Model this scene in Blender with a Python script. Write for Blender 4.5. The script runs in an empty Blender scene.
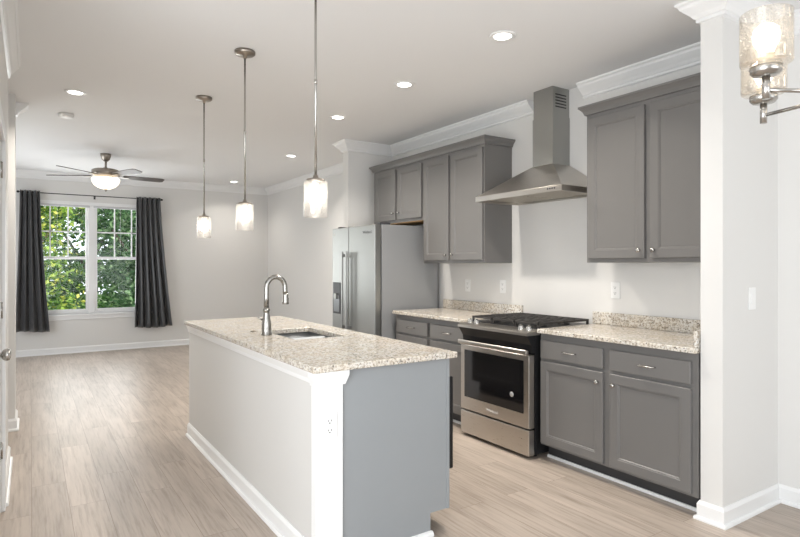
import bpy, bmesh, math, random
from mathutils import Vector, Matrix
random.seed(7)
S = bpy.context.scene
C = S.collection
PI = math.pi

# ------------------------------------------------------------------ camera, world, sun, daylight and fill lamps, exposure
FPX, Y0, YAW = 563.69, 265.08, 0.5805
CAM = (-3.6064, 0.0, 1.3579)
cd = bpy.data.cameras.new('camera'); cam = bpy.data.objects.new('camera', cd); C.objects.link(cam)
cam.location = CAM; cam.rotation_euler = (PI/2, 0, -YAW)
cd.sensor_fit = 'HORIZONTAL'; cd.sensor_width = 36.0; cd.lens = FPX/800*36.0
cd.shift_y = (Y0 - 268.5)/800; cd.clip_start = 0.02; cd.clip_end = 200
S.camera = cam

w = bpy.data.worlds.new('world'); S.world = w; w.use_nodes = True
bg = w.node_tree.nodes['Background']
bg.inputs['Color'].default_value = (0.86, 0.93, 1.0, 1); bg.inputs['Strength'].default_value = 2.2

sd = bpy.data.lights.new('sun', 'SUN'); sd.energy = 4.5; sd.angle = 0.02; sd.color = (1, 0.95, 0.86)
sun = bpy.data.objects.new('sun', sd); C.objects.link(sun)
sun.rotation_euler = Vector((-0.75, 0.45, -0.75)).to_track_quat('-Z', 'Y').to_euler()

def area(name, loc, aim, sx, sy, watts, col):
    l = bpy.data.lights.new(name, 'AREA'); l.shape = 'RECTANGLE'; l.size = sx; l.size_y = sy; l.energy = watts; l.color = col
    o = bpy.data.objects.new(name, l); C.objects.link(o); o.location = loc
    o.rotation_euler = (Vector(aim) - Vector(loc)).to_track_quat('-Z', 'Y').to_euler(); return o
# living-room window daylight; the dining and side lamps are added fill, windows unseen
area('daylight_fill_dining', (-2.3, -3.05, 1.25), (-2.3, 3, 3.0), 3.6, 2.0, 52, (0.96, 0.98, 1.0))  # added fill, standing for an unseen window behind the camera
area('fill_dining_side', (-4.93, .6, 1.25), (-1.2, 4.2, 2.4), 2.4, 2.0, 85, (0.96, 0.98, 1.0))  # added to even out the kitchen, from a made-up side window
area('daylight_living', (-2.78, 10.25, 1.5), (-2.78, 5, 3.2), 1.6, 1.6, 45, (0.96, 0.98, 1.0))
area('fill_living_side', (-4.93, 8.0, 1.25), (-1, 7.2, 1.6), 2.0, 1.9, 24, (0.96, 0.98, 1.0))  # added soft fill from a made-up opening in the unseen outer wall

S.view_settings.view_transform = 'Standard'; S.view_settings.look = 'None'
S.view_settings.exposure = 0.0; S.view_settings.gamma = 1.0; S.view_settings.use_curve_mapping = False
LAMP = 17.0          # watts of each recessed lamp

# ------------------------------------------------------------------ materials
def mat(name, col=(.8, .8, .8), rough=.5, metal=0.0, spec=None, **kw):
    m = bpy.data.materials.new(name); m.use_nodes = True
    b = m.node_tree.nodes['Principled BSDF']
    b.inputs['Base Color'].default_value = (*col, 1); b.inputs['Roughness'].default_value = rough; b.inputs['Metallic'].default_value = metal
    if spec is not None: b.inputs['Specular IOR Level'].default_value = spec
    for k, v in kw.items(): b.inputs[k].default_value = v
    return m
def nd(m, t, **kw):
    n = m.node_tree.nodes.new(t)
    for k, v in kw.items():
        if k in n.inputs.keys() if isinstance(k, str) else False: n.inputs[k].default_value = v
        else: setattr(n, k, v)
    return n
def lk(m, a, b): m.node_tree.links.new(a, b)
def ramp(m, src, stops):
    r = m.node_tree.nodes.new('ShaderNodeValToRGB'); e = r.color_ramp.elements
    while len(e) < len(stops): e.new(0.5)
    for el, (p, c) in zip(e, stops): el.position = p; el.color = (*c, 1)
    lk(m, src, r.inputs[0]); return r
def mix(m, fac, a, b, blend='MIX'):
    n = m.node_tree.nodes.new('ShaderNodeMixRGB'); n.blend_type = blend
    for i, v in enumerate((fac, a, b)):
        if hasattr(v, 'links'): lk(m, v, n.inputs[i])
        elif i == 0: n.inputs[0].default_value = v
        else: n.inputs[i].default_value = (*v, 1)
    return n.outputs[0]
def coords(m, scale=(1, 1, 1), rot=(0, 0, 0)):
    g = m.node_tree.nodes.new('ShaderNodeNewGeometry'); p = m.node_tree.nodes.new('ShaderNodeMapping')
    p.inputs['Scale'].default_value = scale; p.inputs['Rotation'].default_value = rot
    lk(m, g.outputs['Position'], p.inputs['Vector']); return p.outputs[0]
def noise(m, vec, scale, detail=3, rough=.5):
    n = m.node_tree.nodes.new('ShaderNodeTexNoise'); n.inputs['Scale'].default_value = scale; n.inputs['Detail'].default_value = detail; n.inputs['Roughness'].default_value = rough
    lk(m, vec, n.inputs['Vector']); return n.outputs['Fac']
def bsdf(m): return m.node_tree.nodes['Principled BSDF']
def bump(m, h, strength, dist=.002):
    b = m.node_tree.nodes.new('ShaderNodeBump'); b.inputs['Strength'].default_value = strength; b.inputs['Distance'].default_value = dist
    lk(m, h, b.inputs['Height']); lk(m, b.outputs[0], bsdf(m).inputs['Normal'])

def paint(name, col, rough):
    m = mat(name, col, rough); v = coords(m); n = noise(m, v, 180, 2); bump(m, n, .08, .001); return m
WALL = paint('wall_paint', (.70, .69, .67), .6)
CEIL = paint('ceiling_paint', (.80, .80, .80), .8)
TRIM = paint('white_trim_paint', (.80, .80, .795), .35)
CAB = paint('grey_cabinet_paint', (.158, .152, .146), .38)
PANEL = paint('daylit_panel_paint', (.27, .285, .295), .36)  # cabinet grey lightened and blued, the daylight put into its colour
ISLE = paint('island_paint', (.62, .61, .59), .55)

def floor_mat():
    m = mat('wood_plank_floor', rough=.40); b = bsdf(m)
    v = coords(m, rot=(0, 0, PI/2))
    br = m.node_tree.nodes.new('ShaderNodeTexBrick'); lk(m, v, br.inputs['Vector'])
    br.offset = .37; br.inputs['Scale'].default_value = 1; br.inputs['Brick Width'].default_value = 1.22; br.inputs['Row Height'].default_value = .18
    br.inputs['Mortar Size'].default_value = .0012; br.inputs['Mortar Smooth'].default_value = .1; br.inputs['Bias'].default_value = 0
    br.inputs['Color1'].default_value = (0, 0, 0, 1); br.inputs['Color2'].default_value = (1, 1, 1, 1); br.inputs['Mortar'].default_value = (.4, .4, .4, 1)
    tone = ramp(m, br.outputs['Color'], [(0, (.405, .343, .29)), (.5, (.44, .374, .319)), (1, (.475, .405, .347))]).outputs[0]
    # shift the grain of each plank
    add = m.node_tree.nodes.new('ShaderNodeVectorMath'); add.operation = 'ADD'
    sc = m.node_tree.nodes.new('ShaderNodeVectorMath'); sc.operation = 'SCALE'; sc.inputs['Scale'].default_value = 9
    lk(m, br.outputs['Color'], sc.inputs[0]); lk(m, coords(m), add.inputs[0]); lk(m, sc.outputs[0], add.inputs[1])
    mp = m.node_tree.nodes.new('ShaderNodeMapping'); mp.inputs['Scale'].default_value = (26, 1.3, 1); lk(m, add.outputs[0], mp.inputs['Vector'])
    g = noise(m, mp.outputs[0], 2.2, 6, .62)
    mp2 = m.node_tree.nodes.new('ShaderNodeMapping'); mp2.inputs['Scale'].default_value = (5, .7, 1); lk(m, add.outputs[0], mp2.inputs['Vector'])
    g2 = noise(m, mp2.outputs[0], 2.0, 3, .5)
    gr = ramp(m, g, [(.30, (.66, .63, .60)), (.52, (1, 1, 1)), (.72, (1.1, 1.1, 1.1))]).outputs[0]
    gr2 = ramp(m, g2, [(.3, (.84, .83, .82)), (.65, (1.06, 1.06, 1.06))]).outputs[0]
    c = mix(m, .85, tone, gr, 'MULTIPLY'); c = mix(m, .9, c, gr2, 'MULTIPLY')
    c = mix(m, br.outputs['Fac'], c, (.22, .17, .13))
    lk(m, c, b.inputs['Base Color']); bump(m, g, .12, .001); return m
FLOOR = floor_mat()

def granite_mat():
    m = mat('speckled_granite', rough=.16); b = bsdf(m); v = coords(m)
    n1 = noise(m, v, 75, 4, .65); n2 = noise(m, v, 170, 3, .6); n3 = noise(m, v, 9, 2)
    base = ramp(m, n1, [(.32, (.25, .21, .17)), (.43, (.45, .40, .335)), (.51, (.61, .57, .505)), (.60, (.75, .73, .69)), (.70, (.38, .37, .36))]).outputs[0]
    vo = m.node_tree.nodes.new('ShaderNodeTexVoronoi'); vo.inputs['Scale'].default_value = 140; lk(m, v, vo.inputs['Vector'])
    sp = ramp(m, vo.outputs['Color'], [(.0, (1, 1, 1)), (.16, (1, 1, 1)), (.2, (0, 0, 0)), (1, (0, 0, 0))]).outputs[0]
    c = mix(m, mix(m, .8, (0, 0, 0), sp), base, (.11, .095, .085))
    wsp = ramp(m, n2, [(.60, (0, 0, 0)), (.68, (1, 1, 1))]).outputs[0]
    c = mix(m, wsp, c, (.78, .75, .70))
    warm = ramp(m, n3, [(.4, (1, 1, 1)), (.65, (1.0, .95, .88))]).outputs[0]
    c = mix(m, .8, c, warm, 'MULTIPLY'); lk(m, c, b.inputs['Base Color']); return m
GRANITE = granite_mat()

def steel_mat(name, col, rough, sc):
    m = mat(name, col, rough, 1.0); v = coords(m, scale=sc); n = noise(m, v, 6, 4, .6)
    r = ramp(m, n, [(.3, (rough-.03,)*3), (.7, (rough+.03,)*3)]); lk(m, r.outputs[0], bsdf(m).inputs['Roughness']); return m
STEEL = steel_mat('brushed_steel', (.53, .50, .46), .30, (60, 1.5, 60))
STEELV = steel_mat('brushed_steel_upright', (.37, .37, .355), .34, (60, 60, 1.5))
NICKEL = mat('satin_nickel', (.46, .445, .42), .24, 1.0)
DARKNICKEL = mat('dark_brushed_nickel', (.36, .32, .28), .32, 1.0)
CHROME = mat('polished_steel', (.75, .75, .74), .12, 1.0)
SIDE = mat('grey_painted_steel', (.29, .295, .30), .42)
SINK = mat('sink_steel', (.25, .26, .27), .55, .75)
FAUCET = mat('brushed_faucet_nickel', (.34, .33, .31), .26, 1.0)
KICK = mat('shaded_toe_board', (.035, .035, .037), .5)  # near-black board, the shade of the recess put into its colour
BLACK = mat('black_enamel', (.010, .010, .011), .32, spec=.3)
OVENGLASS = mat('black_oven_glass', (.006, .006, .007), .06)
IRON = mat('cast_iron', (.03, .027, .025), .55)
PLASTIC = mat('white_plastic', (.82, .82, .81), .4)
SLOT = mat('dark_slot', (.03, .03, .03), .6)
DGREY = mat('dark_grey_plastic', (.05, .05, .055), .4)
BLADE = mat('dark_fan_blade', (.10, .085, .075), .45)
BARK = mat('bark', (.12, .09, .06), .9)
CURT = mat('charcoal_satin_cloth', (.052, .052, .055), .29, **{'Sheen Weight': .3})
FILTER = steel_mat('hood_filter_steel', (.50, .46, .41), .35, (40, 40, 40))
WOODEDGE = mat('unpainted_birch_edge', (.45, .28, .13), .6)

def emit(name, col, st):
    m = bpy.data.materials.new(name); m.use_nodes = True; t = m.node_tree; t.nodes.clear()
    e = t.nodes.new('ShaderNodeEmission'); e.inputs[0].default_value = (*col, 1); e.inputs[1].default_value = st
    o = t.nodes.new('ShaderNodeOutputMaterial'); t.links.new(e.outputs[0], o.inputs[0]); return m
LENS = emit('lit_lamp_lens', (1, .97, .92), 14)
BULB = emit('lit_bulb', (1, .91, .78), 9)
BULBW = emit('lit_pendant_bulb', (1, .95, .86), 16)

def glass(name, trans, haze, seeds=False, tint=(1, 1, 1), gloss=.06, rim=.5):
    m = bpy.data.materials.new(name); m.use_nodes = True; t = m.node_tree; t.nodes.clear(); N = t.nodes.new
    tr = N('ShaderNodeBsdfTransparent'); tr.inputs[0].default_value = (*tint, 1)
    gl = N('ShaderNodeBsdfGlossy'); gl.inputs['Roughness'].default_value = .05
    tl = N('ShaderNodeBsdfTranslucent'); tl.inputs[0].default_value = (.86, .82, .77, 1)
    lw = N('ShaderNodeLayerWeight'); lw.inputs[0].default_value = .35
    m1 = N('ShaderNodeMixShader'); m2 = N('ShaderNodeMixShader'); o = N('ShaderNodeOutputMaterial')
    ma = N('ShaderNodeMath'); ma.operation = 'MULTIPLY_ADD'; ma.inputs[1].default_value = rim; ma.inputs[2].default_value = gloss
    t.links.new(lw.outputs['Facing'], ma.inputs[0]); t.links.new(ma.outputs[0], m1.inputs[0])
    t.links.new(tr.outputs[0], m1.inputs[1]); t.links.new(gl.outputs[0], m1.inputs[2])
    m2.inputs[0].default_value = haze
    if seeds:
        g = N('ShaderNodeNewGeometry'); v = N('ShaderNodeTexVoronoi'); v.inputs['Scale'].default_value = 150
        t.links.new(g.outputs['Position'], v.inputs['Vector'])
        r = N('ShaderNodeValToRGB'); r.color_ramp.elements[0].position = .12; r.color_ramp.elements[0].color = (haze+.45,)*3+(1,)
        r.color_ramp.elements[1].position = .30; r.color_ramp.elements[1].color = (haze,)*3+(1,)
        t.links.new(v.outputs['Distance'], r.inputs[0]); t.links.new(r.outputs[0], m2.inputs[0])
    t.links.new(m1.outputs[0], m2.inputs[1]); t.links.new(tl.outputs[0], m2.inputs[2]); t.links.new(m2.outputs[0], o.inputs[0]); return m
PANE = glass('window_glass', 1, 0.0, gloss=.01, rim=.06)
SEED = glass('seeded_glass', 1, .05, True, tint=(.97, .95, .92))
SEEDP = glass('seeded_pendant_glass', 1, .13, True)
def bowl_mat():
    m = mat('frosted_bowl_glass', (.95, .9, .8), .4); b = bsdf(m)
    b.inputs['Emission Color'].default_value = (1, .88, .70, 1); b.inputs['Emission Strength'].default_value = 1.6; return m
BOWL = bowl_mat()

def leaf_mat(name, stops):
    m = bpy.data.materials.new(name); m.use_nodes = True; t = m.node_tree; b = t.nodes['Principled BSDF']; b.inputs['Roughness'].default_value = .45
    g = t.nodes.new('ShaderNodeNewGeometry'); r = ramp(m, g.outputs['Random Per Island'], stops)
    t.links.new(r.outputs[0], b.inputs['Base Color'])
    tl = t.nodes.new('ShaderNodeBsdfTranslucent'); t.links.new(r.outputs[0], tl.inputs[0])
    mx = t.nodes.new('ShaderNodeMixShader'); mx.inputs[0].default_value = .4
    t.links.new(b.outputs[0], mx.inputs[1]); t.links.new(tl.outputs[0], mx.inputs[2]); t.links.new(mx.outputs[0], t.nodes['Material Output'].inputs[0]); return m
LEAF1 = leaf_mat('bright_leaves', [(0, (.02, .07, .008)), (.4, (.10, .24, .03)), (.75, (.36, .54, .08)), (1, (.75, .72, .16))])
LEAF2 = leaf_mat('deep_leaves', [(0, (.012, .05, .012)), (.5, (.045, .14, .03)), (.85, (.12, .26, .05)), (1, (.22, .36, .09))])
LEAF3 = leaf_mat('blue_green_leaves', [(0, (.025, .08, .025)), (.5, (.10, .24, .08)), (1, (.36, .50, .26))])
GRASS = mat('lawn', (.10, .16, .05), .9)

# ------------------------------------------------------------------ mesh builders (world coordinates)
class MB:
    def __init__(s): s.bm = bmesh.new()
    def box(s, x0, x1, y0, y1, z0, z1, bev=0, seg=2):
        t = bmesh.new(); bmesh.ops.create_cube(t, size=1)
        for v in t.verts: v.co = Vector(((x0+x1)/2+v.co.x*(x1-x0), (y0+y1)/2+v.co.y*(y1-y0), (z0+z1)/2+v.co.z*(z1-z0)))
        if bev: bmesh.ops.bevel(t, geom=t.edges[:], offset=bev, segments=seg, affect='EDGES', profile=.5)
        s._add(t); return s
    def _add(s, t, M=None):
        if M is not None: t.transform(M)
        me = bpy.data.meshes.new('tmp'); t.to_mesh(me); t.free(); s.bm.from_mesh(me); bpy.data.meshes.remove(me)
    def lathe(s, prof, loc=(0, 0, 0), axis='Z', n=32, smooth=True):
        t = bmesh.new(); rings = []
        for r, z in prof:
            if r < 1e-6: rings.append([t.verts.new((0, 0, z))])
            else: rings.append([t.verts.new((r*math.cos(2*PI*k/n), r*math.sin(2*PI*k/n), z)) for k in range(n)])
        for a, b in zip(rings, rings[1:]):
            for k in range(n):
                k2 = (k+1) % n
                vs = [a[k % len(a)], a[k2 % len(a)], b[k2 % len(b)], b[k % len(b)]]; u = []
                for v in vs:
                    if v not in u: u.append(v)
                if len(u) > 2:
                    try: t.faces.new(u).smooth = smooth
                    except ValueError: pass
        bmesh.ops.recalc_face_normals(t, faces=t.faces[:])
        M = Matrix.Translation(loc)
        if axis == 'X': M = M @ Matrix.Rotation(PI/2, 4, 'Y')
        if axis == '-X': M = M @ Matrix.Rotation(-PI/2, 4, 'Y')
        if axis == 'Y': M = M @ Matrix.Rotation(-PI/2, 4, 'X')
        if isinstance(axis, Vector): M = M @ axis.to_track_quat('Z', 'Y').to_matrix().to_4x4()
        s._add(t, M); return s
    def cyl(s, p, q, r, n=20, r2=None):
        p, q = Vector(p), Vector(q); L = (q-p).length; r2 = r if r2 is None else r2
        return s.lathe([(0, 0), (r, 0), (r2, L), (0, L)], p, axis=(q-p), n=n, smooth=False) if False else s._cyl(p, q, r, r2, n)
    def _cyl(s, p, q, r, r2, n):
        t = bmesh.new(); L = (q-p).length
        bmesh.ops.create_cone(t, cap_ends=True, segments=n, radius1=r, radius2=r2, depth=L)
        for f in t.faces: f.smooth = len(f.verts) == 4
        M = Matrix.Translation((p+q)/2) @ (q-p).to_track_quat('Z', 'Y').to_matrix().to_4x4()
        s._add(t, M); return s
    def tube(s, pts, rad, n=14):
        pts = [Vector(p) for p in pts]; t = bmesh.new(); rings = []
        rads = rad if isinstance(rad, (list, tuple)) else [rad]*len(pts); up = None
        for i, p in enumerate(pts):
            d = (pts[min(i+1, len(pts)-1)] - pts[max(i-1, 0)]).normalized()
            if up is None: up = d.orthogonal().normalized()
            up = (up - d*up.dot(d)).normalized(); sd_ = d.cross(up)
            rings.append([t.verts.new(p + (up*math.cos(2*PI*k/n) + sd_*math.sin(2*PI*k/n))*rads[i]) for k in range(n)])
        for a, b in zip(rings, rings[1:]):
            for k in range(n): t.faces.new((a[k], a[(k+1) % n], b[(k+1) % n], b[k])).smooth = True
        t.faces.new(rings[0][::-1]); t.faces.new(rings[-1]); bmesh.ops.recalc_face_normals(t, faces=t.faces[:]); s._add(t); return s
    def prism(s, poly, fn, a, b):
        """poly of (u,v); fn(u,v,w) -> xyz; extruded w from a to b"""
        t = bmesh.new(); A = [t.verts.new(fn(u, v, a)) for u, v in poly]; B = [t.verts.new(fn(u, v, b)) for u, v in poly]
        n = len(poly); t.faces.new(A); t.faces.new(B[::-1])
        for i in range(n): t.faces.new((A[i], A[(i+1) % n], B[(i+1) % n], B[i]))
        bmesh.ops.recalc_face_normals(t, faces=t.faces[:]); s._add(t); return s
    def sweep(s, path, prof, zbase, up):
        """moulding: prof of (out, height), the room on the right of the path"""
        t = bmesh.new(); P = [Vector(p) for p in path]; rings = []
        for i, p in enumerate(P):
            ns = []
            if i > 0: d = (P[i]-P[i-1]).normalized(); ns.append(Vector((d.y, -d.x)))
            if i < len(P)-1: d = (P[i+1]-P[i]).normalized(); ns.append(Vector((d.y, -d.x)))
            m = ns[0] if len(ns) == 1 else (ns[0]+ns[1])/(1+ns[0].dot(ns[1]))
            rings.append([t.verts.new((p.x+m.x*o, p.y+m.y*o, zbase+up*h)) for o, h in prof])
        n = len(prof)
        for a, b in zip(rings, rings[1:]):
            for k in range(n): t.faces.new((a[k], a[(k+1) % n], b[(k+1) % n], b[k]))
        t.faces.new(rings[0]); t.faces.new(rings[-1][::-1]); bmesh.ops.recalc_face_normals(t, faces=t.faces[:]); s._add(t); return s
    def quads(s, verts, faces, smooth=False):
        t = bmesh.new(); V = [t.verts.new(v) for v in verts]
        for f in faces: t.faces.new([V[i] for i in f]).smooth = smooth
        bmesh.ops.recalc_face_normals(t, faces=t.faces[:]); s._add(t); return s
    def frustum(s, lo, hi):
        """two rects (x0,x1,y0,y1,z)"""
        vs = []
        for x0, x1, y0, y1, z in (lo, hi): vs += [(x0, y0, z), (x1, y0, z), (x1, y1, z), (x0, y1, z)]
        return s.quads(vs, [(0, 1, 2, 3), (4, 5, 6, 7), (0, 1, 5, 4), (1, 2, 6, 5), (2, 3, 7, 6), (3, 0, 4, 7)])
    def door(s, xf, y0, y1, z0, z1, th=.02, fw=.055, dep=.009):
        """framed flat-panel cabinet door whose front faces -X at xf"""
        b = .003; e = .008
        loops = [(xf+th, 0), (xf+b, 0), (xf, b), (xf, fw), (xf+.003, fw+.003), (xf+.003, fw+e), (xf+dep, fw+e+.005)]
        vs = []
        for x, i in loops: vs += [(x, y0+i, z0+i), (x, y1-i, z0+i), (x, y1-i, z1-i), (x, y0+i, z1-i)]
        fs = [(0, 1, 2, 3)]
        for L in range(len(loops)-1):
            for k in range(4): fs.append((L*4+k, L*4+(k+1) % 4, L*4+4+(k+1) % 4, L*4+4+k))
        n = (len(loops)-1)*4; fs.append((n, n+1, n+2, n+3)); return s.quads(vs, fs)

def root_loc(p):
    while p.parent: p = p.parent
    return Vector(p.location)
def build(name, mb, m, parent=None, base=None, mods=()):
    bm = mb.bm; me = bpy.data.meshes.new(name)
    if parent is not None: off = root_loc(parent)
    else:
        xs = [v.co for v in bm.verts]
        off = Vector(base) if base else Vector(((min(c.x for c in xs)+max(c.x for c in xs))/2, (min(c.y for c in xs)+max(c.y for c in xs))/2, min(c.z for c in xs)))
    bmesh.ops.translate(bm, verts=bm.verts[:], vec=-off)
    bm.to_mesh(me); bm.free(); me.materials.append(m)
    o = bpy.data.objects.new(name, me); C.objects.link(o)
    if parent is None: o.location = off
    else: o.parent = parent
    return o
def tag(o, label=None, cat=None, group=None, kind=None):
    if label: o['label'] = label
    if cat: o['category'] = cat
    if group: o['group'] = group
    if kind: o['kind'] = kind
    return o
def thing(name, loc, label, cat, group=None):
    o = bpy.data.objects.new(name, None); C.objects.link(o); o.location = loc; o.empty_display_size = .1
    return tag(o, label, cat, group)
def struct(name, mb, m, parent=None):
    o = build(name, mb, m, parent, base=(0, 0, 0) if parent is None else None)
    if parent is None: tag(o, kind='structure')
    return o
def copy_tree(o, parent=None):
    c = o.copy(); C.objects.link(c)
    if parent is not None: c.parent = parent
    for ch in list(o.children): copy_tree(ch, c)
    return c
def text(name, body, size, loc, rot, m, parent, extrude=.0004):
    cu = bpy.data.curves.new(name, 'FONT'); cu.body = body; cu.size = size; cu.extrude = extrude; cu.align_x = 'CENTER'; cu.align_y = 'CENTER'
    tmp = bpy.data.objects.new('tmp', cu); C.objects.link(tmp); bpy.context.view_layer.update()
    me = bpy.data.meshes.new_from_object(tmp.evaluated_get(bpy.context.evaluated_depsgraph_get()))
    bpy.data.objects.remove(tmp); me.transform(Matrix.Translation(loc) @ Matrix(rot).to_4x4())
    mb = MB(); mb.bm.from_mesh(me); bpy.data.meshes.remove(me); return build(name, mb, m, parent)
FACE_NX = ((0, 0, -1), (-1, 0, 0), (0, 1, 0))   # text reads along -Y, stands up Z, faces -X

# ------------------------------------------------------------------ the setting
H = 2.76; YB = 10.04; YD = -3.2; XL = -5.0
struct('floor', MB().box(XL-.12, .2, YD-.12, YB+.14, -.12, 0), FLOOR)
struct('ceiling', MB().box(XL-.12, .2, YD-.12, YB+.14, H, H+.12), CEIL)
struct('wall_right', MB().box(0, .2, YD, 5.78, 0, H), WALL)
struct('wall_right_living', MB().box(.06, .2, 5.78, YB, 0, H), WALL)
WX0, WX1, WZ0, WZ1 = -3.66, -1.90, .60, 2.34
mb = MB().box(XL-.12, WX0, YB, YB+.14, 0, H).box(WX1, .2, YB, YB+.14, 0, H).box(WX0, WX1, YB, YB+.14, 0, WZ0).box(WX0, WX1, YB, YB+.14, WZ1, H)
struct('wall_back', mb, WALL)
struct('wall_stub_near', MB().box(-.607, 0, 1.525, 1.64, 0, H), WALL)
struct('wall_stub_far', MB().box(-.597, .06, 5.66, 5.78, 0, H), WALL)
XW = -3.735
DY0, DY1, DZ = 3.02, 3.79, 2.04
mb = MB().box(XW-.115, XW, 2.6, DY0, 0, H).box(XW-.115, XW, DY1, 4.77, 0, H).box(XW-.115, XW, DY0, DY1, DZ, H)
mb.box(XL, XW-.115, 2.6, 2.7, 0, H).box(XL, XW-.115, 4.67, 4.77, 0, H)
struct('wall_left', mb, WALL)
struct('wall_left_stub', MB().box(XL, -3.712, 5.6, 5.95, 0, H), WALL)
struct('wall_left_outer', MB().box(XL-.12, XL, YD, -.6, 0, H).box(XL-.12, XL, 1.8, 7.0, 0, H).box(XL-.12, XL, 9.0, YB, 0, H).box(XL-.12, XL, -.6, 1.8, 2.3, H).box(XL-.12, XL, 7.0, 9.0, 2.25, H).box(XL-.12, XL, 7.0, 9.0, 0, .3), WALL)  # unseen wall; its openings are made up to go with the side fill lamps
# dining-room wall behind the camera with openings made up to let daylight in
mb = MB().box(XL, -4.2, YD-.12, YD, 0, H).box(-.4, 0, YD-.12, YD, 0, H).box(-4.2, -.4, YD-.12, YD, 2.4, H).box(-4.2, -.4, YD-.12, YD, 0, .25)
struct('wall_dining', mb, WALL)

CROWN = [(0, 0), (.092, 0), (.092, .012), (.080, .020), (.074, .034), (.056, .052), (.036, .070), (.024, .086), (.016, .090), (.016, .106), (0, .112)]
BASE = [(0, 0), (.027, 0), (.027, .010), (.022, .018), (.014, .020), (.014, .082), (.009, .092), (.005, .1), (0, .1)]
struct('trim_1', MB().sweep([(XL, YB), (.06, YB), (.06, 5.78), (-.597, 5.78), (-.597, 5.66), (0, 5.66), (0, 3.40)], CROWN, H, -1), TRIM)
struct('trim_2', MB().sweep([(0, 2.885), (0, 1.64), (-.607, 1.64), (-.607, 1.525), (0, 1.525), (0, YD)], CROWN, H, -1), TRIM)
struct('trim_3', MB().sweep([(XL, 2.6), (XW, 2.6), (XW, 4.75)], [(o*.78, h) for o, h in CROWN], H, -1), TRIM)
struct('trim_4', MB().sweep([(-3.712, 5.86), (-3.712, 5.95), (XL, 5.95)], CROWN, H, -1), TRIM)
struct('baseboard_back', MB().sweep([(XL, YB), (.06, YB), (.06, 5.78), (-.597, 5.78), (-.597, 5.66), (-.45, 5.66)], BASE, 0, 1), TRIM)
struct('baseboard_right', MB().sweep([(-.545, 1.64), (-.607, 1.64), (-.607, 1.525), (0, 1.525), (0, YD)], BASE, 0, 1), TRIM)
struct('baseboard_left', MB().sweep([(XW, DY1+.075), (XW, 4.77), (XL, 4.77)], BASE, 0, 1), TRIM)
struct('baseboard_stub', MB().sweep([(XL, 5.6), (-3.712, 5.6), (-3.712, 5.95), (XL, 5.95)], BASE, 0, 1), TRIM)
# white shoe moulding under the cabinet runs
struct('trim_5', MB().box(-.548, -.535, 1.672, 2.765, 0, .022, .004), TRIM)
struct('trim_6', MB().box(-.548, -.535, 3.545, 4.63, 0, .022, .004), TRIM)

# door at the far left
d = struct('door_1', MB().box(XW-.045, XW-.008, DY0+.01, DY1-.004, .008, DZ-.01, .002), TRIM)
k = MB().lathe([(0, 0), (.033, 0), (.033, .004), (.026, .008), (.011, .012), (.011, .028), (.022, .034), (.028, .046), (.026, .058), (.014, .064), (0, .065)], (XW-.008, 3.09, .955), axis='X')
build('door_knob', k, NICKEL, d)
for hz in (.34, 1.11, 1.88):
    build('hinge', MB().cyl((XW-.003, DY1-.004, hz-.045), (XW-.003, DY1-.004, hz+.045), .006, 12).box(XW-.009, XW-.006, DY1-.03, DY1-.004, hz-.045, hz+.045), NICKEL, d)
mb = MB().box(XW-.002, XW+.015, DY1, DY1+.075, 0, DZ+.075, .004).box(XW-.002, XW+.015, DY0-.075, DY0, 0, DZ+.075, .004).box(XW-.002, XW+.015, DY0, DY1, DZ, DZ+.075, .004)
build('door_casing', mb, TRIM, d)

# living-room window
mb = MB()
yf0, yf1 = YB+.035, YB+.10
mb.box(WX0, WX0+.035, yf0, yf1, WZ0, WZ1).box(WX1-.035, WX1, yf0, yf1, WZ0, WZ1).box(WX0, WX1, yf0, yf1, WZ1-.035, WZ1).box(WX0, WX1, yf0, yf1, WZ0, WZ0+.03)
XM = -2.80
mb.box(XM-.045, XM+.045, yf0-.01, yf1, WZ0, WZ1, .004)
win = struct('window_1', mb, TRIM)
build('window_sill', MB().box(WX0-.04, WX1+.04, YB-.035, YB+.04, WZ0-.03, WZ0, .005).box(WX0-.02, WX1+.02, YB-.015, YB-.001, WZ0-.085, WZ0-.03, .004), TRIM, win)
build('window_head', MB().box(WX0, WX1, YB+.002, YB+.034, WZ1-.05, WZ1, .004), TRIM, win)
ZM = 1.468
for a, b in ((WX0+.036, XM-.046), (XM+.046, WX1-.036)):
    for lo, hi, y, nm in ((WZ0+.031, ZM+.02, yf0+.006, 'lower_sash'), (ZM-.02, WZ1-.036, yf0+.034, 'upper_sash')):
        f = .034
        m_ = MB().box(a, a+f, y, y+.026, lo, hi, .003).box(b-f, b, y, y+.026, lo, hi, .003).box(a+f, b-f, y, y+.026, lo, lo+f+.008, .003).box(a+f, b-f, y, y+.026, hi-f, hi, .003)
        if nm == 'upper_sash':
            for q in (1, 2): x = a+f+(b-a-2*f)*q/3; m_.box(x-.009, x+.009, y+.004, y+.022, lo+f, hi-f)
            zz = (lo+hi)/2; m_.box(a+f, b-f, y+.004, y+.022, zz-.009, zz+.009)
        sh = build(nm, m_, TRIM, win)
        build('window_pane', MB().box(a+f-.004, b-f+.004, y+.011, y+.014, lo+f, hi-f+.004), PANE, sh)
    build('blind_headrail', MB().box(a-.02, b+.02, YB+.006, YB+.03, WZ1-.085, WZ1-.052, .003), mat('grey_blind', (.55, .55, .56), .5), win)
    build('blind_cord', MB().cyl((a+.36, YB+.02, WZ1-.085), (a+.36, YB+.02, WZ1-.7), .0018, 6), TRIM, win)

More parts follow.
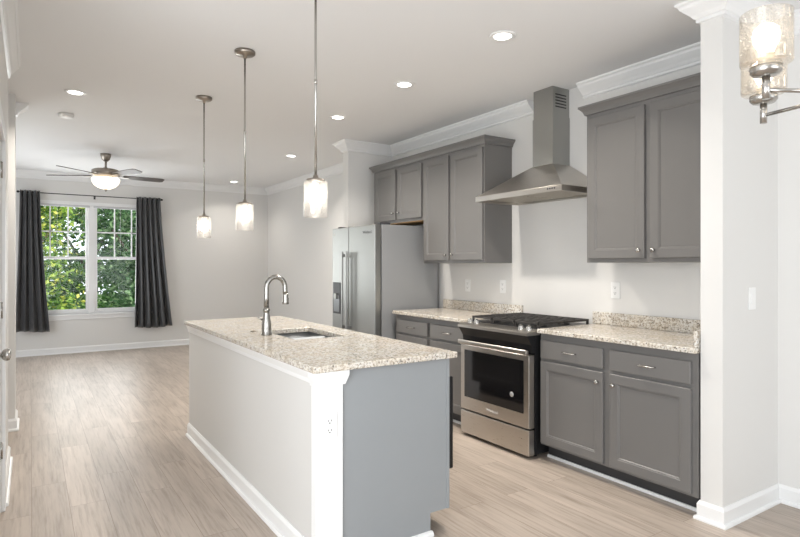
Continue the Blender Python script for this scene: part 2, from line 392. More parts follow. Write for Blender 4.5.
# ------------------------------------------------------------------ cabinets
def knob(x, y, z, par): return build('knob', MB().lathe([(0, 0), (.006, 0), (.0055, .012), (.013, .018), (.0145, .024), (.010, .029), (0, .030)], (x, y, z), axis='-X', n=20), NICKEL, par)
def pull(x, y, z, par, w_=.10):
    h = w_/2
    return build('pull', MB().tube([(x, y-h, z), (x-.018, y-h, z), (x-.027, y-h+.012, z), (x-.030, y, z), (x-.027, y+h-.012, z), (x-.018, y+h, z), (x, y+h, z)], [.0045, .0045, .005, .0055, .005, .0045, .0045], 10), NICKEL, par)

def base_cab(y0, y1, label, doors, knobs):
    t = thing('base_cabinet', (-.3, (y0+y1)/2, 0), label, 'kitchen cabinet')
    build('cabinet_body', MB().box(-.61, -.03, y0, y1, .105, .882, .001), CAB, t)
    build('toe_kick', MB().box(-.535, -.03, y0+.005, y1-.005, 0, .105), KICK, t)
    for (a, b), kn in zip(doors, knobs):
        d_ = build('door', MB().door(-.631, a, b, .122, .69), CAB, t)
        knob(-.631, (b-.033) if kn > 0 else (a+.033), .625, d_)
        dr = build('drawer', MB().box(-.631, -.611, a, b, .712, .838, .004, 2), CAB, t)
        pull(-.631, (a+b)/2, .775, dr)
    return t
base_cab(1.65, 2.766, 'grey base cabinet with two doors and drawers, between the stove and the white wall end', [(2.241, 2.752), (1.683, 2.191)], [-1, 1])
base_cab(3.536, 4.64, 'grey base cabinet with drawers between the stove and the refrigerator', [(4.096, 4.591), (3.556, 4.051)], [-1, 1])

def wall_cab(name, y0, y1, z0, z1, label, doors, left_end, right_end, kz):
    t = thing(name, (-.17, (y0+y1)/2, z0), label, 'kitchen cabinet')
    build('cabinet_body', MB().box(-.325, -.003, y0, y1, z0, z1, .001), CAB, t)
    for (a, b), kn in zip(doors, (-1, 1)):
        d_ = build('door', MB().door(-.346, a, b, z0+.028, z1-.03), CAB, t)
        knob(-.346, (b-.03) if kn > 0 else (a+.03), kz, d_)
    prof = [(0, 0), (.012, 0), (.016, .012), (.024, .028), (.038, .044), (.044, .048), (.044, .062), (0, .062)]
    path = []
    path += [(-.003, y1), (-.325, y1)] if left_end else [(-.325, y1)]
    path += [(-.325, y0), (-.003, y0)] if right_end else [(-.325, y0)]
    # path runs towards -Y with the room on the right-hand side (-X)
    build('crown_moulding', MB().sweep(path, prof, z1, 1), CAB, t); return t
wall_cab('wall_cabinet', 1.65, 2.60, 1.375, 2.41, 'grey two-door wall cabinet right of the range hood, beside the white wall end', [(2.145, 2.575), (1.68, 2.105)], True, False, 1.453)
wall_cab('wall_cabinet', 3.668, 4.572, 1.375, 2.41, 'tall grey two-door wall cabinet between the range hood and the cabinet over the refrigerator', [(4.155, 4.548), (3.682, 4.118)], False, True, 1.452)
t = wall_cab('wall_cabinet', 4.574, 5.54, 1.81, 2.41, 'short grey two-door wall cabinet mounted above the refrigerator', [(5.07, 5.488), (4.592, 5.021)], True, False, 1.912)
o = build('bottom_edge', MB().box(-.32, -.02, 4.60, 5.52, 1.803, 1.8095), WOODEDGE, t); tag(o, 'unpainted wood underside')

# ------------------------------------------------------------------ granite worktops
def slab(x0, x1, y0, y1, z0=.884, z1=.914): return MB().box(x0, x1, y0, y1, z0, z1, .005, 3)
t = thing('countertop', (-.32, 2.2, .884), 'speckled granite countertop right of the stove, ending at the white wall', 'countertop')
build('counter_slab', slab(-.648, -.002, 1.647, 2.768), GRANITE, t)
build('backsplash', MB().box(-.022, -.002, 1.668, 2.79, .9145, 1.005, .003), GRANITE, t)
build('side_splash', MB().box(-.63, -.023, 1.647, 1.667, .9145, 1.005, .003), GRANITE, t)
t = thing('countertop', (-.32, 4.1, .884), 'speckled granite countertop between the stove and the refrigerator', 'countertop')
build('counter_slab', slab(-.648, -.002, 3.534, 4.65), GRANITE, t)
build('backsplash', MB().box(-.022, -.002, 3.53, 4.65, .9145, 1.005, .003), GRANITE, t)

# island top with a cut-out for the sink
IX0, IX1, IY0, IY1 = -2.579, -1.776, 2.252, 4.713
SX0, SX1, SY0, SY1 = -2.285, -1.945, 3.14, 3.72
def ring_slab(z0, z1):
    t = bmesh.new()
    def rect(x0, x1, y0, y1, z): return [t.verts.new(p) for p in ((x0, y0, z), (x1, y0, z), (x1, y1, z), (x0, y1, z))]
    a, b = rect(IX0, IX1, IY0, IY1, z1), rect(SX0, SX1, SY0, SY1, z1); c, d_ = rect(IX0, IX1, IY0, IY1, z0), rect(SX0, SX1, SY0, SY1, z0)
    for k in range(4):
        j = (k+1) % 4
        t.faces.new((a[k], a[j], b[j], b[k])); t.faces.new((c[k], d_[k], d_[j], c[j])); t.faces.new((a[k], c[k], c[j], a[j])); t.faces.new((b[k], b[j], d_[j], d_[k]))
    bmesh.ops.recalc_face_normals(t, faces=t.faces[:])
    es = [e for e in t.edges if all(v in a or v in c for v in e.verts)] + [e for e in t.edges if all(v in b for v in e.verts)]
    bmesh.ops.bevel(t, geom=es, offset=.005, segments=3, affect='EDGES', profile=.5)
    m_ = MB(); m_._add(t); return m_
tag(build('countertop', ring_slab(.884, .914), GRANITE), 'long speckled granite top of the kitchen island with the sink cut into it', 'countertop')

# ------------------------------------------------------------------ island
isl = thing('kitchen_island', (-2.2, 3.48, 0), 'kitchen island with a pale half wall, white corner post and grey end panel', 'kitchen island')
IY2 = 4.69
build('half_wall', MB().box(-2.545, -2.43, 2.31, IY2, 0, .882), ISLE, isl)
build('top_trim', MB().prism([(0, 0), (.008, 0), (.010, .02), (.022, .05), (.024, .056), (0, .056)], lambda u, v, w_: (-2.5455-u, w_, .826+v), 2.31, IY2), TRIM, isl)
build('baseboard', MB().sweep([(-2.5455, IY2+.001), (-2.5455, 2.3)], BASE, 0, 1).sweep([(-2.43, IY2+.001), (-2.5455, IY2+.001)], BASE, 0, 1), TRIM, isl)
post = build('corner_post', MB().box(-2.556, -2.423, 2.275, 2.325, 0, .822, .002), TRIM, isl)
build('post_cap', MB().frustum((-2.560, -2.413, 2.270, 2.33, .820), (-2.571, -2.396, 2.262, 2.33, .862)).box(-2.571, -2.396, 2.262, 2.33, .862, .883, .001), TRIM, post)
# grey end panel with toe notch
build('end_panel', MB().prism([(-2.423, 0), (-1.925, 0), (-1.925, .112), (-1.815, .112), (-1.815, .883), (-2.423, .883)], lambda u, v, w_: (u, w_, v), 2.285, 2.303), PANEL, isl)
build('panel_edge_strip', MB().box(-1.824, -1.806, 2.281, 2.306, .112, .883, .001), PANEL, isl)
build('shoe_moulding', MB().prism([(0, 0), (.018, 0), (.016, .012), (.010, .020), (0, .024)], lambda u, v, w_: (w_, 2.2845-u, v), -2.42, -1.915), TRIM, isl)
build('toe_kick', MB().box(-2.42, -1.925, 2.304, 2.312, 0, .11).box(-1.94, -1.925, 2.93, IY2-.02, 0, .11), CAB, isl)
build('cabinet_body', MB().box(-2.428, -1.83, 2.935, 3.0, .11, .882).box(-2.428, -1.83, 3.9, IY2-.01, .11, .882).box(-2.428, -1.83, 3.0, 3.9, .11, .60).box(-1.85, -1.83, 3.0, 3.9, .60, .882), CAB, isl)
for a, b in ((2.96, 3.43), (3.44, 3.90), (3.93, 4.66)):
    # these doors face the stove side (+X)
    m_ = MB().door(-.02, a, b, .13, .86)
    for v in m_.bm.verts: v.co.x = -1.829 - v.co.x
    bmesh.ops.reverse_faces(m_.bm, faces=m_.bm.faces[:])
    build('door', m_, CAB, isl)

# dishwasher in the island, seen edge-on
dw = thing('dishwasher', (-2.1, 2.62, 0), 'black dishwasher built into the stove side of the island', 'dishwasher')
build('dishwasher_tub', MB().box(-2.40, -1.84, 2.32, 2.925, .113, .87), SIDE, dw)
build('dishwasher_door', MB().box(-1.839, -1.742, 2.33, 2.923, .288, .772, .006), BLACK, dw)
build('control_strip', MB().box(-1.839, -1.80, 2.322, 2.923, .776, .872, .004), DGREY, dw)
build('kick_plate', MB().box(-1.965, -1.93, 2.325, 2.92, .0, .112).box(-1.839, -1.80, 2.324, 2.921, .115, .285, .003), BLACK, dw)

# sink: two bowls under the granite
sk = thing('kitchen_sink', ((SX0+SX1)/2, (SY0+SY1)/2, .68), 'double-bowl stainless sink sunk into the island top', 'sink')
def bowl(y0, y1):
    b = MB(); x0, x1, z0, z1, th = SX0-.008, SX1+.008, .735, .8835, .0015
    vs = []; loops = [(0, z1), (.012, z1-.05), (.016, z0+.03), (.034, z0+.006), (.05, z0)]
    for i, z in loops: vs += [(x0+i, y0+i, z), (x1-i, y0+i, z), (x1-i, y1-i, z), (x0+i, y1-i, z)]
    fs = []
    for L in range(len(loops)-1):
        for k in range(4): fs.append((L*4+k, L*4+(k+1) % 4, L*4+4+(k+1) % 4, L*4+4+k))
    n = (len(loops)-1)*4; fs.append((n, n+1, n+2, n+3)); b.quads(vs, fs, True); return b
YM = 3.45
for y0, y1 in ((SY0-.008, YM-.011), (YM+.011, SY1+.008)):
    o = build('sink_bowl', bowl(y0, y1), SINK, sk)
    sm = o.modifiers.new('thickness', 'SOLIDIFY'); sm.thickness = .0015; sm.offset = 0
    build('drain', MB().lathe([(0, .0), (.02, .0), (.036, .003), (.04, .002), (.04, -.002), (0, -.002)], ((SX0+SX1)/2, (y0+y1)/2, .739), n=24), CHROME, o)
build('sink_divider', MB().box(SX0-.006, SX1+.006, YM-.006, YM+.006, .835, .862, .004, 3), SINK, sk)

# faucet
fx, fy = -2.352, 3.46
fa = thing('kitchen_faucet', (fx, fy, .914), 'brushed nickel gooseneck faucet standing behind the island sink', 'faucet')
build('faucet_body', MB().lathe([(0, 0), (.034, 0), (.034, .004), (.030, .010), (.031, .04), (.030, .07), (.024, .105), (.019, .135), (.0185, .15), (.022, .153), (.022, .163), (.018, .166), (.0165, .175), (0, .175)], (fx, fy, .9145)), FAUCET, fa)
R_ = .062; pts = [(fx, fy, 1.085), (fx, fy, 1.15), (fx, fy, 1.215)]
for a in range(15, 181, 15): pts.append((fx+R_-R_*math.cos(math.radians(a)), fy, 1.215+R_*1.08*math.sin(math.radians(a))))
pts.append((fx+2*R_+.001, fy, 1.19)); pts.append((fx+2*R_+.003, fy, 1.172))
build('spout', MB().tube(pts, .0160, 16), FAUCET, fa)
build('spray_head', MB().lathe([(0, 0), (.016, 0), (.018, -.012), (.017, -.024), (.018, -.045), (.022, -.066), (.019, -.072), (0, -.072)], (fx+2*R_+.004, fy, 1.176), n=20), FAUCET, fa)
build('spray_button', MB().box(fx+2*R_+.018, fx+2*R_+.0245, fy-.006, fy+.006, 1.122, 1.146, .002), BLACK, fa)
hb = build('lever', MB().cyl((fx, fy-.015, 1.0), (fx, fy+.052, 1.006), .012, 16).tube([(fx, fy+.048, 1.006), (fx-.018, fy+.052, 1.012), (fx-.040, fy+.054, 1.022)], [.008, .007, .006], 10), FAUCET, fa)
tag(build('disposal_button', MB().lathe([(0, 0), (.021, 0), (.021, .005), (.012, .008), (.011, .013), (0, .0135)], (-2.36, 3.685, .9145), n=24), DARKNICKEL), 'small round metal button set in the granite behind the faucet', 'button')

# ------------------------------------------------------------------ refrigerator
FY0, FY1, FSP, FX = 4.715, 5.64, 5.258, -.806
fr = thing('refrigerator', (-.4, 5.18, 0), 'stainless side-by-side refrigerator standing beside the island under the short wall cabinet', 'refrigerator')
o = build('fridge_body', MB().box(-.725, -.04, FY0, FY1, .012, 1.757, .004), SIDE, fr); tag(o, 'grey painted side')
for a in (FY0+.01, FY1-.06): build('hinge_cover', MB().box(-.74, -.62, a, a+.05, 1.757, 1.778, .004), DGREY, fr)
build('foot_grille', MB().box(-.76, -.726, FY0+.01, FY1-.01, .012, .075, .003), DGREY, fr)
for nm, a, b in (('fridge_door', FY0+.003, FSP-.004), ('freezer_door', FSP+.004, FY1-.003)):
    d_ = build(nm, MB().box(FX, -.735, a, b, .085, 1.757, .008, 3), STEELV, fr)
    hy = FSP-.045 if nm == 'fridge_door' else FSP+.045
    build('handle', MB().box(FX-.062, FX-.042, hy-.013, hy+.013, .66, 1.50, .006, 3).box(FX-.045, FX+.003, hy-.011, hy+.011, 1.44, 1.475, .003).box(FX-.045, FX+.003, hy-.011, hy+.011, .69, .725, .003), STEELV, d_)
    if nm == 'freezer_door':
        build('dispenser', MB().box(FX-.006, FX-.0005, 5.437, 5.607, .83, 1.17, .002), DGREY, d_)
        build('dispenser_recess', MB().box(FX-.0085, FX-.0062, 5.457, 5.587, .85, 1.03, .001), mat('recess_grey', (.25, .26, .27), .3, .6), d_)
        build('dispenser_spout', MB().box(FX-.03, FX-.0065, 5.495, 5.550, .99, 1.05, .004), STEELV, d_)
        build('badge', MB().lathe([(0, 0), (.012, 0), (.010, .001), (0, .001)], (FX-.0003, 5.58, 1.69), axis='-X', n=20), DARKNICKEL, d_)
    else:
        text('maker_badge', 'Whirlpool', .042, (FX-.0005, 4.865, 1.685), FACE_NX, DGREY, d_)

# ------------------------------------------------------------------ stove
RY0, RY1, RX = 2.775, 3.527, -.713
st = thing('stove', (-.36, 3.15, 0), 'stainless slide-in gas stove with black oven window under the range hood', 'stove')
build('stove_body', MB().box(-.655, -.035, RY0+.003, RY1-.003, .03, .88, .002), BLACK, st)
for fx_, fy_ in ((-.6, RY0+.06), (-.6, RY1-.06), (-.1, RY0+.06), (-.1, RY1-.06)):
    build('foot', MB().cyl((fx_, fy_, 0), (fx_, fy_, .031), .018, 16), BLACK, st)
build('cooktop', MB().box(-.62, -.03, RY0, RY1, .88, .908, .003), BLACK, st)
# sloped front control ledge
build('control_panel', MB().prism([(RX-.026, .866), (RX-.026, .884), (RX-.010, .892), (-.610, .906), (-.610, .866)], lambda u, v, w_: (u, w_, v), RY0, RY1), STEEL, st)
build('front_fascia', MB().prism([(RX-.022, .8655), (-.66, .8655), (-.656, .74), (RX+.03, .74), (RX+.022, .80)], lambda u, v, w_: (u, w_, v), RY0+.004, RY1-.004), BLACK, st)
for y in (RY0+.06, RY0+.135, RY1-.135, RY1-.06):
    o = build('burner_knob', MB().lathe([(0, 0), (.025, 0), (.025, .006), (.020, .010), (.019, .024), (.016, .027), (0, .027)], (-.655, y, .898), axis=Vector((-.16, 0, .98)), n=20).box(-.672, -.650, y-.004, y+.004, .922, .934, .001), CHROME, st)
# oven door
od = build('oven_door', MB().box(RX, -.657, RY0+.006, RY1-.006, .215, .728, .005, 3), STEEL, st)
build('oven_window', MB().box(RX-.003, RX-.0005, RY0+.055, RY1-.055, .315, .688, .001), OVENGLASS, od)
build('oven_handle', MB().box(RX-.032, RX-.016, RY0+.004, RY1-.004, .735, .768, .008, 3).box(RX-.020, RX+.012, RY0+.02, RY0+.05, .728, .76, .003).box(RX-.020, RX+.012, RY1-.05, RY1-.02, .728, .76, .003), STEEL, od)
text('maker_badge', 'Whirlpool', .030, (RX-.0006, 3.155, .262), FACE_NX, PLASTIC, od)
o = build('window_sticker', MB().lathe([(0, 0), (.019, 0), (.019, .0006), (0, .0007)], (RX-.0031, 2.945, .43), axis='-X', n=28), mat('silver_sticker', (.45, .45, .46), .3, .4), od); tag(o, 'round silver sticker')
dr = build('warming_drawer', MB().box(RX, -.657, RY0+.006, RY1-.006, .025, .203, .005, 3), STEEL, st)
# three cast-iron grates
gw = (RY1-RY0-.05)/3
for k in range(3):
    a = RY0+.02+k*(gw+.005); b = a+gw; g = MB(); x0, x1, zt = -.605, -.055, .948
    for y in (a+.006, b-.006): g.box(x0, x1, y-.006, y+.006, .933, zt, .002)
    for x in (x0+.006, (x0+x1)/2, x1-.006): g.box(x-.006, x+.006, a, b, .933, zt, .002)
    for y in (a+gw*.27, a+gw*.5, a+gw*.73): g.box(x0+.01, x1-.01, y-.005, y+.005, .935, zt, .002)
    for x in (x0+.09, x0+.18, x1-.18, x1-.09): g.box(x-.005, x+.005, a, b, .935, zt, .002)
    for x in (x0+.008, x1-.008):
        for y in (a+.008, b-.008): g.box(x-.007, x+.007, y-.007, y+.007, .9075, .935)
    build('grate', g, IRON, st)
    for x in ((x0+.15, x1-.15) if k != 1 else ((x0+x1)/2,)):
        build('burner', MB().lathe([(0, 0), (.045, 0), (.045, .008), (.034, .009), (.034, .016), (0, .018)], (x, (a+b)/2, .908), n=24), IRON, st)

# ------------------------------------------------------------------ range hood
HY0, HY1, HX = 2.677, 3.588, -.50; cy0, cy1, cxf = 3.022, 3.232, -.20
hd = thing('range_hood', (-.25, 3.13, 1.885), 'stainless pyramid range hood with a square chimney on the wall above the stove', 'range hood')
can = MB().box(HX, -.004, HY0, HY1, 1.905, 1.925, .001)
can.box(HX, HX+.012, HY0, HY1, 1.883, 1.905).box(HX+.012, -.004, HY0, HY0+.012, 1.883, 1.905).box(HX+.012, -.004, HY1-.012, HY1, 1.883, 1.905).box(-.016, -.004, HY0+.012, HY1-.012, 1.883, 1.905)
# slightly concave pyramid
secs = [(HX+.003, HY0+.003, HY1-.003, 1.925), (-.42, 2.765, 3.49, 1.985), (-.335, 2.865, 3.385, 2.052), (-.262, 2.95, 3.30, 2.108), (cxf-.004, cy0-.004, cy1+.004, 2.15)]
vs = []
for x, a, b, z in secs: vs += [(x, a, z), (-.004, a, z), (-.004, b, z), (x, b, z)]
fs = [(0, 1, 2, 3), tuple(range(16, 20))]
for L in range(4):
    for k in range(4): fs.append((L*4+k, L*4+(k+1) % 4, L*4+4+(k+1) % 4, L*4+4+k))
can.quads(vs, fs)
cn = build('canopy', can, STEEL, hd)
ch = build('chimney', MB().box(cxf, -.004, cy0, cy1, 2.15, 2.53), STEELV, hd)
ext = build('chimney_extension', MB().box(cxf+.005, -.004, cy0+.005, cy1-.005, 2.5305, H-.001), STEELV, hd)
m_ = MB()
for q in range(5): m_.box(-.165, -.04, cy0+.0035, cy0+.0048, 2.60+q*.024, 2.61+q*.024)
build('vent_slots', m_, SLOT, ext)
for a, b in ((HY0+.06, 3.125), (3.135, HY1-.06)):
    m_ = MB().box(HX+.05, -.05, a, b, 1.897, 1.9045)
    for q in range(9): m_.box(HX+.06+q*.043, HX+.075+q*.043, a+.01, b-.01, 1.893, 1.897)
    build('grease_filter', m_, FILTER, hd)
build('control_strip', MB().box(HX-.0015, HX-.0002, 2.725, 2.815, 1.895, 1.915, .0005), STEEL, hd)
for q in range(4): build('button', MB().box(HX-.004, HX-.0016, 2.732+q*.021, 2.745+q*.021, 1.899, 1.911, .001), DGREY, hd)

# ------------------------------------------------------------------ outlets and switches
def outlet(label, axis, p, group=None, name='electrical_outlet', rocker=False):
    """axis '-X' or '-Y' or '+X': the way the plate faces; p = centre on the wall face"""
    def mp(u, v, d): 
        if axis == '-X': return (p[0]-d, p[1]+u, p[2]+v)
        if axis == '+X': return (p[0]+d, p[1]+u, p[2]+v)
        return (p[0]+u, p[1]-d, p[2]+v)
    def bx(m_, u0, u1, v0, v1, d0, d1, bev=0):
        a, b = mp(u0, v0, d0), mp(u1, v1, d1); lo = [min(i, j) for i, j in zip(a, b)]; hi = [max(i, j) for i, j in zip(a, b)]
        return m_.box(lo[0], hi[0], lo[1], hi[1], lo[2], hi[2], bev)
    t = thing(name, p, label, 'light switch' if rocker else 'electrical outlet', group)
    build('plate', bx(MB(), -.037, .037, -.060, .060, .0005, .006, .002), PLASTIC, t)
    if rocker: build('rocker', bx(MB(), -.017, .017, -.033, .033, .0062, .009, .001), PLASTIC, t)
    else:
        for z in (-.021, .021):
            r = build('socket', bx(MB(), -.017, .017, z-.014, z+.014, .0062, .0085, .001), PLASTIC, t)
            m_ = MB()
            for u in (-.0075, .0075): bx(m_, u-.0016, u+.0016, z-.001, z+.007, .0086, .0089)
            bx(m_, -.003, .003, z-.010, z-.005, .0086, .0089); build('slot', m_, SLOT, r)
    return t
outlet('white outlet on the wall above the countertop right of the stove', '-X', (0, 2.601, 1.172))
outlet('white outlet above the granite backsplash, nearer the stove of the left pair', '-X', (0, 3.784, 1.162))
outlet('white outlet above the granite backsplash, nearer the refrigerator of the left pair', '-X', (0, 4.276, 1.158))
outlet('white outlet on the white corner post of the island', '-Y', (-2.493, 2.275, .642))
outlet('white rocker light switch on the narrow white wall at right', '-Y', (-.305, 1.525, 1.175), name='light_switch', rocker=True)
outlet('white light switch on the left wall past the door hinges', '+X', (XW, 4.12, 1.22), name='light_switch', rocker=True)

# ------------------------------------------------------------------ recessed ceiling lamps
def recessed(x, y, label, watts=LAMP):
    t = thing('recessed_light', (x, y, H), label, 'ceiling light', 'recessed lights in the ceiling')
    build('trim_ring', MB().lathe([(.052, -.001), (.056, -.006), (.078, -.005), (.083, -.0005), (.052, -.0005)], (x, y, H), n=36), PLASTIC, t)
    build('lamp_lens', MB().lathe([(0, -.003), (.0515, -.003), (.0515, -.001), (0, -.001)], (x, y, H), n=36), LENS, t)
    l = bpy.data.lights.new('lamp_light', 'AREA'); l.shape = 'DISK'; l.size = .11; l.energy = watts; l.color = (1, .935, .85); l.spread = math.radians(130)
    o = bpy.data.objects.new('lamp_light', l); C.objects.link(o); o.parent = t; o.location = (0, 0, -.012)
for x, y, lb in ((-1.19, 2.54, 'lit recessed ceiling light nearest the chandelier, in front of the stove'),
                 (-1.18, 3.64, 'lit recessed ceiling light before the tall wall cabinet, second in the kitchen row'),
                 (-1.17, 4.79, 'lit recessed ceiling light before the refrigerator, third in the kitchen row'),
                 (-.81, 6.81, 'lit recessed ceiling light just beyond the white wall end behind the refrigerator'),
                 (-.745, 9.45, 'lit recessed ceiling light nearest the far right corner of the living room'),
                 (-3.30, 5.27, 'lit recessed ceiling light near the left wall, beside the smoke detector')):
    recessed(x, y, lb, LAMP*(.35 if y > 9 else 1))
tag(build('smoke_detector', MB().lathe([(0, -.001), (.066, -.001), (.066, -.014), (.060, -.026), (.040, -.032), (0, -.033)], (-3.33, 6.08, H), n=32), PLASTIC), 'round white smoke detector on the ceiling between the left ceiling light and the fan', 'smoke detector')

# ------------------------------------------------------------------ pendants over the island
def pendant():
    t = thing('pendant_lamp', (0, 0, H), '', 'pendant lamp', 'pendant lamps over the island')
    # built around the world origin at ceiling height
    build('canopy', MB().lathe([(0, -.001), (.066, -.001), (.066, -.018), (.058, -.026), (.014, -.030), (.010, -.05), (0, -.05)], (0, 0, H)), DARKNICKEL, t)
    zt = 1.758
    build('rod', MB().cyl((0, 0, zt+.025), (0, 0, H-.04), .0058, 14).cyl((0, 0, 2.22), (0, 0, 2.24), .0078, 14), NICKEL, t)
    build('shade_cap', MB().lathe([(0, .030), (.010, .030), (.014, .014), (.040, .009), (.045, .003), (.045, -.002), (0, -.002)], (0, 0, zt)), DARKNICKEL, t)
    sh = build('glass_shade', MB().lathe([(.046, .0), (.0545, -.001), (.0565, -.004), (.0565, -.168), (.055, -.170), (.0535, -.168), (.0535, -.005), (.046, -.003)], (0, 0, zt-.002), n=48), SEEDP, t)
    b = build('bulb', MB().lathe([(0, -.026), (.014, -.027), (.016, -.045), (.026, -.066), (.030, -.085), (.027, -.104), (.014, -.117), (0, -.120)], (0, 0, zt), n=24), BULBW, t)
    build('bulb_socket', MB().lathe([(0, -.002), (.017, -.002), (.017, -.027), (0, -.027)], (0, 0, zt), n=20), PLASTIC, b)
    return t
p0 = pendant()
for i, (x, y, lb) in enumerate(((-2.47, 2.465, 'largest glass pendant lamp, hanging over the near end of the island'),
                               (-2.43, 3.647, 'middle glass pendant lamp of three, hanging over the island near the sink'),
                               (-2.393, 4.834, 'smallest and farthest glass pendant lamp, over the far end of the island'))):
    q = p0 if i == 0 else copy_tree(p0)
    q.location = (x, y, H); q['label'] = lb

# ------------------------------------------------------------------ chandelier (only two arms reach into the photo)
chx, chy, zc = -1.793, .58, 1.862
cl = thing('chandelier', (chx, chy, H), 'brushed nickel chandelier with seeded glass shades in the upper right foreground', 'chandelier')
build('canopy', MB().lathe([(0, -.001), (.07, -.001), (.07, -.02), (.02, -.03), (0, -.03)], (chx, chy, H)), NICKEL, cl)
build('stem', MB().cyl((chx, chy, 1.77), (chx, chy, H-.02), .009, 16).lathe([(0, 0), (.028, 0), (.03, .02), (.03, .07), (.02, .09), (0, .09)], (chx, chy, 1.768)), NICKEL, cl)
for a in (151, 79, 7, -65, -137):
    c_, s_ = math.cos(math.radians(a)), math.sin(math.radians(a)); R5 = .25; x, y = chx+R5*c_, chy+R5*s_
    arm = build('arm', MB().tube([(chx+.02*c_, chy+.02*s_, 1.812), (x-.004*c_, y-.004*s_, 1.812)], .0055, 12).cyl((x, y, 1.788), (x, y, zc-.012), .0095, 16)
                .lathe([(0, -.016), (.010, -.016), (.030, -.012), (.037, -.004), (.037, .010), (.033, .012), (.02, .013), (0, .013)], (x, y, zc), n=32), NICKEL, cl)
    build('bulb_socket', MB().lathe([(0, .0135), (.019, .0135), (.019, .042), (0, .042)], (x, y, zc), n=20), mat('ivory_socket', (.75, .66, .52), .5), arm)
    build('bulb', MB().lathe([(0, .0425), (.015, .043), (.019, .055), (.029, .074), (.0315, .090), (.028, .107), (.015, .119), (0, .122)], (x, y, zc), n=24), BULB, arm)
    build('glass_shade', MB().lathe([(.036, .0135), (.054, .014), (.059, .018), (.060, .022), (.060, .146), (.0588, .1475), (.0575, .146), (.0575, .023), (.036, .0165)], (x, y, zc), n=56), SEED, arm)

# ------------------------------------------------------------------ ceiling fan
fnx, fny = -2.81, 7.98
fn = thing('ceiling_fan', (fnx, fny, H), 'ceiling fan with dark blades and a lit frosted bowl in the living room', 'ceiling fan')
build('canopy', MB().lathe([(0, -.001), (.062, -.001), (.060, -.03), (.045, -.075), (.022, -.098), (0, -.10)], (fnx, fny, H)), DARKNICKEL, fn)
build('downrod', MB().cyl((fnx, fny, 2.57), (fnx, fny, H-.09), .013, 16), DARKNICKEL, fn)
build('motor_housing', MB().lathe([(0, 2.585), (.03, 2.585), (.045, 2.575), (.13, 2.565), (.160, 2.55), (.163, 2.49), (.14, 2.475), (.06, 2.47), (0, 2.47)], (fnx, fny, 0), n=40), DARKNICKEL, fn)
for k in range(5):
    a = -.10 + math.radians(12 + 72*k)   # camera-right axis is yawed
    M = Matrix.Translation((fnx, fny, 2.487)) @ Matrix.Rotation(a, 4, 'Z')
    t_ = bmesh.new(); out = []; n = 14
    for i in range(n+1):
        r = .20+.50*i/n; hw = .052+.016*math.sin(min(1, i/n*1.2)*PI*.6); 
        if i == n: hw *= .72
        out.append((r, hw))
    th = .004; tilt = math.radians(-11); rings = []
    for r, hw in out:
        cs = []
        for yy, zz in ((-hw, th), (hw, th), (hw, -th), (-hw, -th)):
            cs.append(t_.verts.new((r, yy*math.cos(tilt)-zz*math.sin(tilt), yy*math.sin(tilt)+zz*math.cos(tilt))))
        rings.append(cs)
    for p_, q_ in zip(rings, rings[1:]):
        for j in range(4): t_.faces.new((p_[j], p_[(j+1) % 4], q_[(j+1) % 4], q_[j]))
    t_.faces.new(rings[0]); t_.faces.new(rings[-1][::-1]); bmesh.ops.recalc_face_normals(t_, faces=t_.faces[:])
    m_ = MB(); m_._add(t_, M); bl = build('blade', m_, BLADE, fn)
    t_ = bmesh.new(); m2 = MB(); m2.box(.12, .27, -.02, .02, -.012, -.006, .002)
    m2.bm.transform(M); build('blade_bracket', m2, DARKNICKEL, bl); t_.free()
bw = build('light_bowl', MB().lathe([(.05, 2.468), (.150, 2.455), (.163, 2.44), (.160, 2.415), (.140, 2.375), (.105, 2.342), (.06, 2.322), (0, 2.315)], (fnx, fny, 0), n=40), BOWL, fn)
build('bowl_finial', MB().lathe([(0, 2.314), (.022, 2.313), (.016, 2.303), (.009, 2.296), (.008, 2.286), (0, 2.284)], (fnx, fny, 0), n=20), DARKNICKEL, bw)
build('pull_chain', MB().cyl((fnx+.06, fny-.155, 2.33), (fnx+.06, fny-.155, 2.47), .0015, 6), NICKEL, fn)

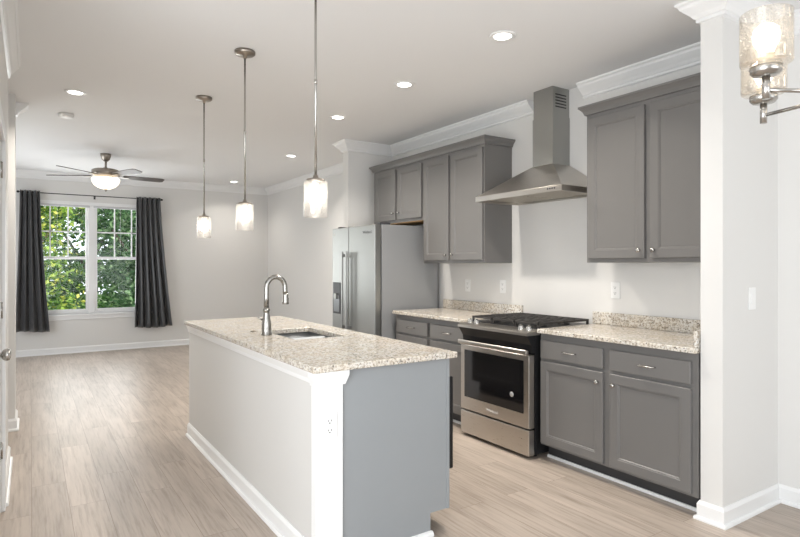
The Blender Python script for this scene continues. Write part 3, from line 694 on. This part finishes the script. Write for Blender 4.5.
# ------------------------------------------------------------------ curtains on their rod
rod = thing('curtain_rod', (-2.78, 9.95, 2.434), 'thin black curtain rod above the living-room window', 'curtain rod')
build('rod', MB().cyl((-3.745, 9.95, 2.434), (-1.80, 9.95, 2.434), .007, 14), BLACK, rod)
for x in (-3.757, -1.79): build('finial', MB().lathe([(0, -.018), (.012, -.016), (.018, 0), (.012, .016), (0, .018)], (x, 9.95, 2.434), axis='X', n=18), BLACK, rod)
for x in (-3.72, -2.763, -1.825): build('bracket', MB().box(x-.006, x+.006, 9.945, 10.038, 2.418, 2.428).box(x-.012, x+.012, 10.034, 10.0395, 2.39, 2.45), BLACK, rod)
def curtain(xt0, xt1, xb0, xb1, zb, label, ph, folds):
    t = thing('curtain', ((xt0+xt1)/2, 9.95, 2.4), label, 'curtain', 'charcoal curtains at the living-room window')
    nx, nz = 150, 26; t_ = bmesh.new(); rows = []
    rnd = random.Random(int(ph*100))
    am = [rnd.uniform(.75, 1.2) for _ in range(folds+2)]
    for j in range(nz+1):
        v = j/nz; z = 2.462+(zb-2.462)*v; row = []; e = v**1.35
        for i in range(nx+1):
            u = i/nx; k_ = u*folds; A = am[int(k_)]*(1-(k_ % 1))+am[int(k_)+1]*(k_ % 1)
            x = (xt0+(xt1-xt0)*u)*(1-e)+(xb0+(xb1-xb0)*u)*e
            wv = math.sin(2*PI*k_+ph+.35*math.sin(3*v+ph)); y = 9.95 - (.038+.016*v)*A*wv - .012*v*math.sin(2*PI*k_*.5+1.3*ph)
            x += .012*math.sin(4*PI*k_+ph)*(.4+.6*v)
            row.append(t_.verts.new((x, y, z + (.012*math.sin(5*u+ph)*v if j == nz else 0))))
        rows.append(row)
    for a, b in zip(rows, rows[1:]):
        for i in range(nx): t_.faces.new((a[i], a[i+1], b[i+1], b[i])).smooth = True
    m_ = MB(); m_._add(t_); c = build('curtain_cloth', m_, CURT, t)
    sm = c.modifiers.new('thickness', 'SOLIDIFY'); sm.thickness = .003
    for f_ in range(folds):
        u = (f_+.5 - ph/(2*PI)) / folds
        if .02 < u < .98: build('grommet', MB().lathe([(.017, -.003), (.024, -.002), (.024, .002), (.017, .003), (.017, -.003)], (xt0+(xt1-xt0)*u, 9.95, 2.434), axis='X', n=20), DARKNICKEL, t)
    return t
curtain(-3.735, -3.49, -3.80, -3.37, .37, 'charcoal curtain hanging left of the window, gathered against the left wall', .6, 4)
curtain(-2.18, -1.82, -2.21, -1.64, .345, 'charcoal curtain hanging right of the window, flaring wider at its hem', 2.1, 5)

# ------------------------------------------------------------------ outdoors beyond the window
struct('ground', MB().box(-30, 25, YB+.15, 45, -.9, -.7), GRASS)
def tree(x, y, h, spread, zc0, zc1, n, lm, label, ls=.11):
    t = thing('leafy_tree', (x, y, -.7), label, 'tree', 'trees outside the window')
    build('trunk', MB().tube([(x, y, -.7), (x+.05, y, h*.3), (x-.05, y+.05, h*.65), (x, y, h)], [.14, .11, .08, .03], 10)
          .tube([(x, y, h*.3), (x+.7, y-.2, h*.6)], [.05, .02], 8).tube([(x, y, h*.25), (x-.8, y-.3, h*.55)], [.05, .02], 8), BARK, t)
    r = random.Random(int(x*10+y)); bm = bmesh.new()
    cl_ = [(r.uniform(-1, 1), r.uniform(-1, 1), r.random()) for _ in range(60)]
    for _ in range(n):
        a = r.choice(cl_)
        px = x+spread*(a[0]*.85)+r.gauss(0, .24); py = y+spread*.55*a[1]+r.gauss(0, .22); pz = zc0+(zc1-zc0)*a[2]+r.gauss(0, .24)
        s_ = ls*r.uniform(.6, 1.35)
        d = Vector((r.gauss(0, 1), r.gauss(0, 1), r.gauss(-.3, .7))).normalized(); sd_ = d.cross(Vector((r.gauss(0, .6), r.gauss(-.8, .6), r.gauss(.9, .5)))).normalized()
        nrm = d.cross(sd_); p = Vector((px, py, pz))
        V = [bm.verts.new(q) for q in (p, p+d*s_*.4+sd_*s_*.27+nrm*s_*.06, p+d*s_, p+d*s_*.4-sd_*s_*.27+nrm*s_*.06)]
        bm.faces.new(V)
    m_ = MB(); m_._add(bm); f_ = build('foliage', m_, lm, t); return t
tree(-3.9, 13.2, 3.6, 1.15, -.3, 3.6, 15000, LEAF1, 'bright green leafy tree filling the left half of the window')
tree(-1.35, 13.6, 3.8, 1.15, -.3, 3.8, 15000, LEAF3, 'pale blue-green tree filling the right half of the window')
tree(-2.3, 17.0, 4.6, 2.4, -.5, 3.8, 14000, LEAF2, 'dark green tree standing behind the paler trees outside', .15)
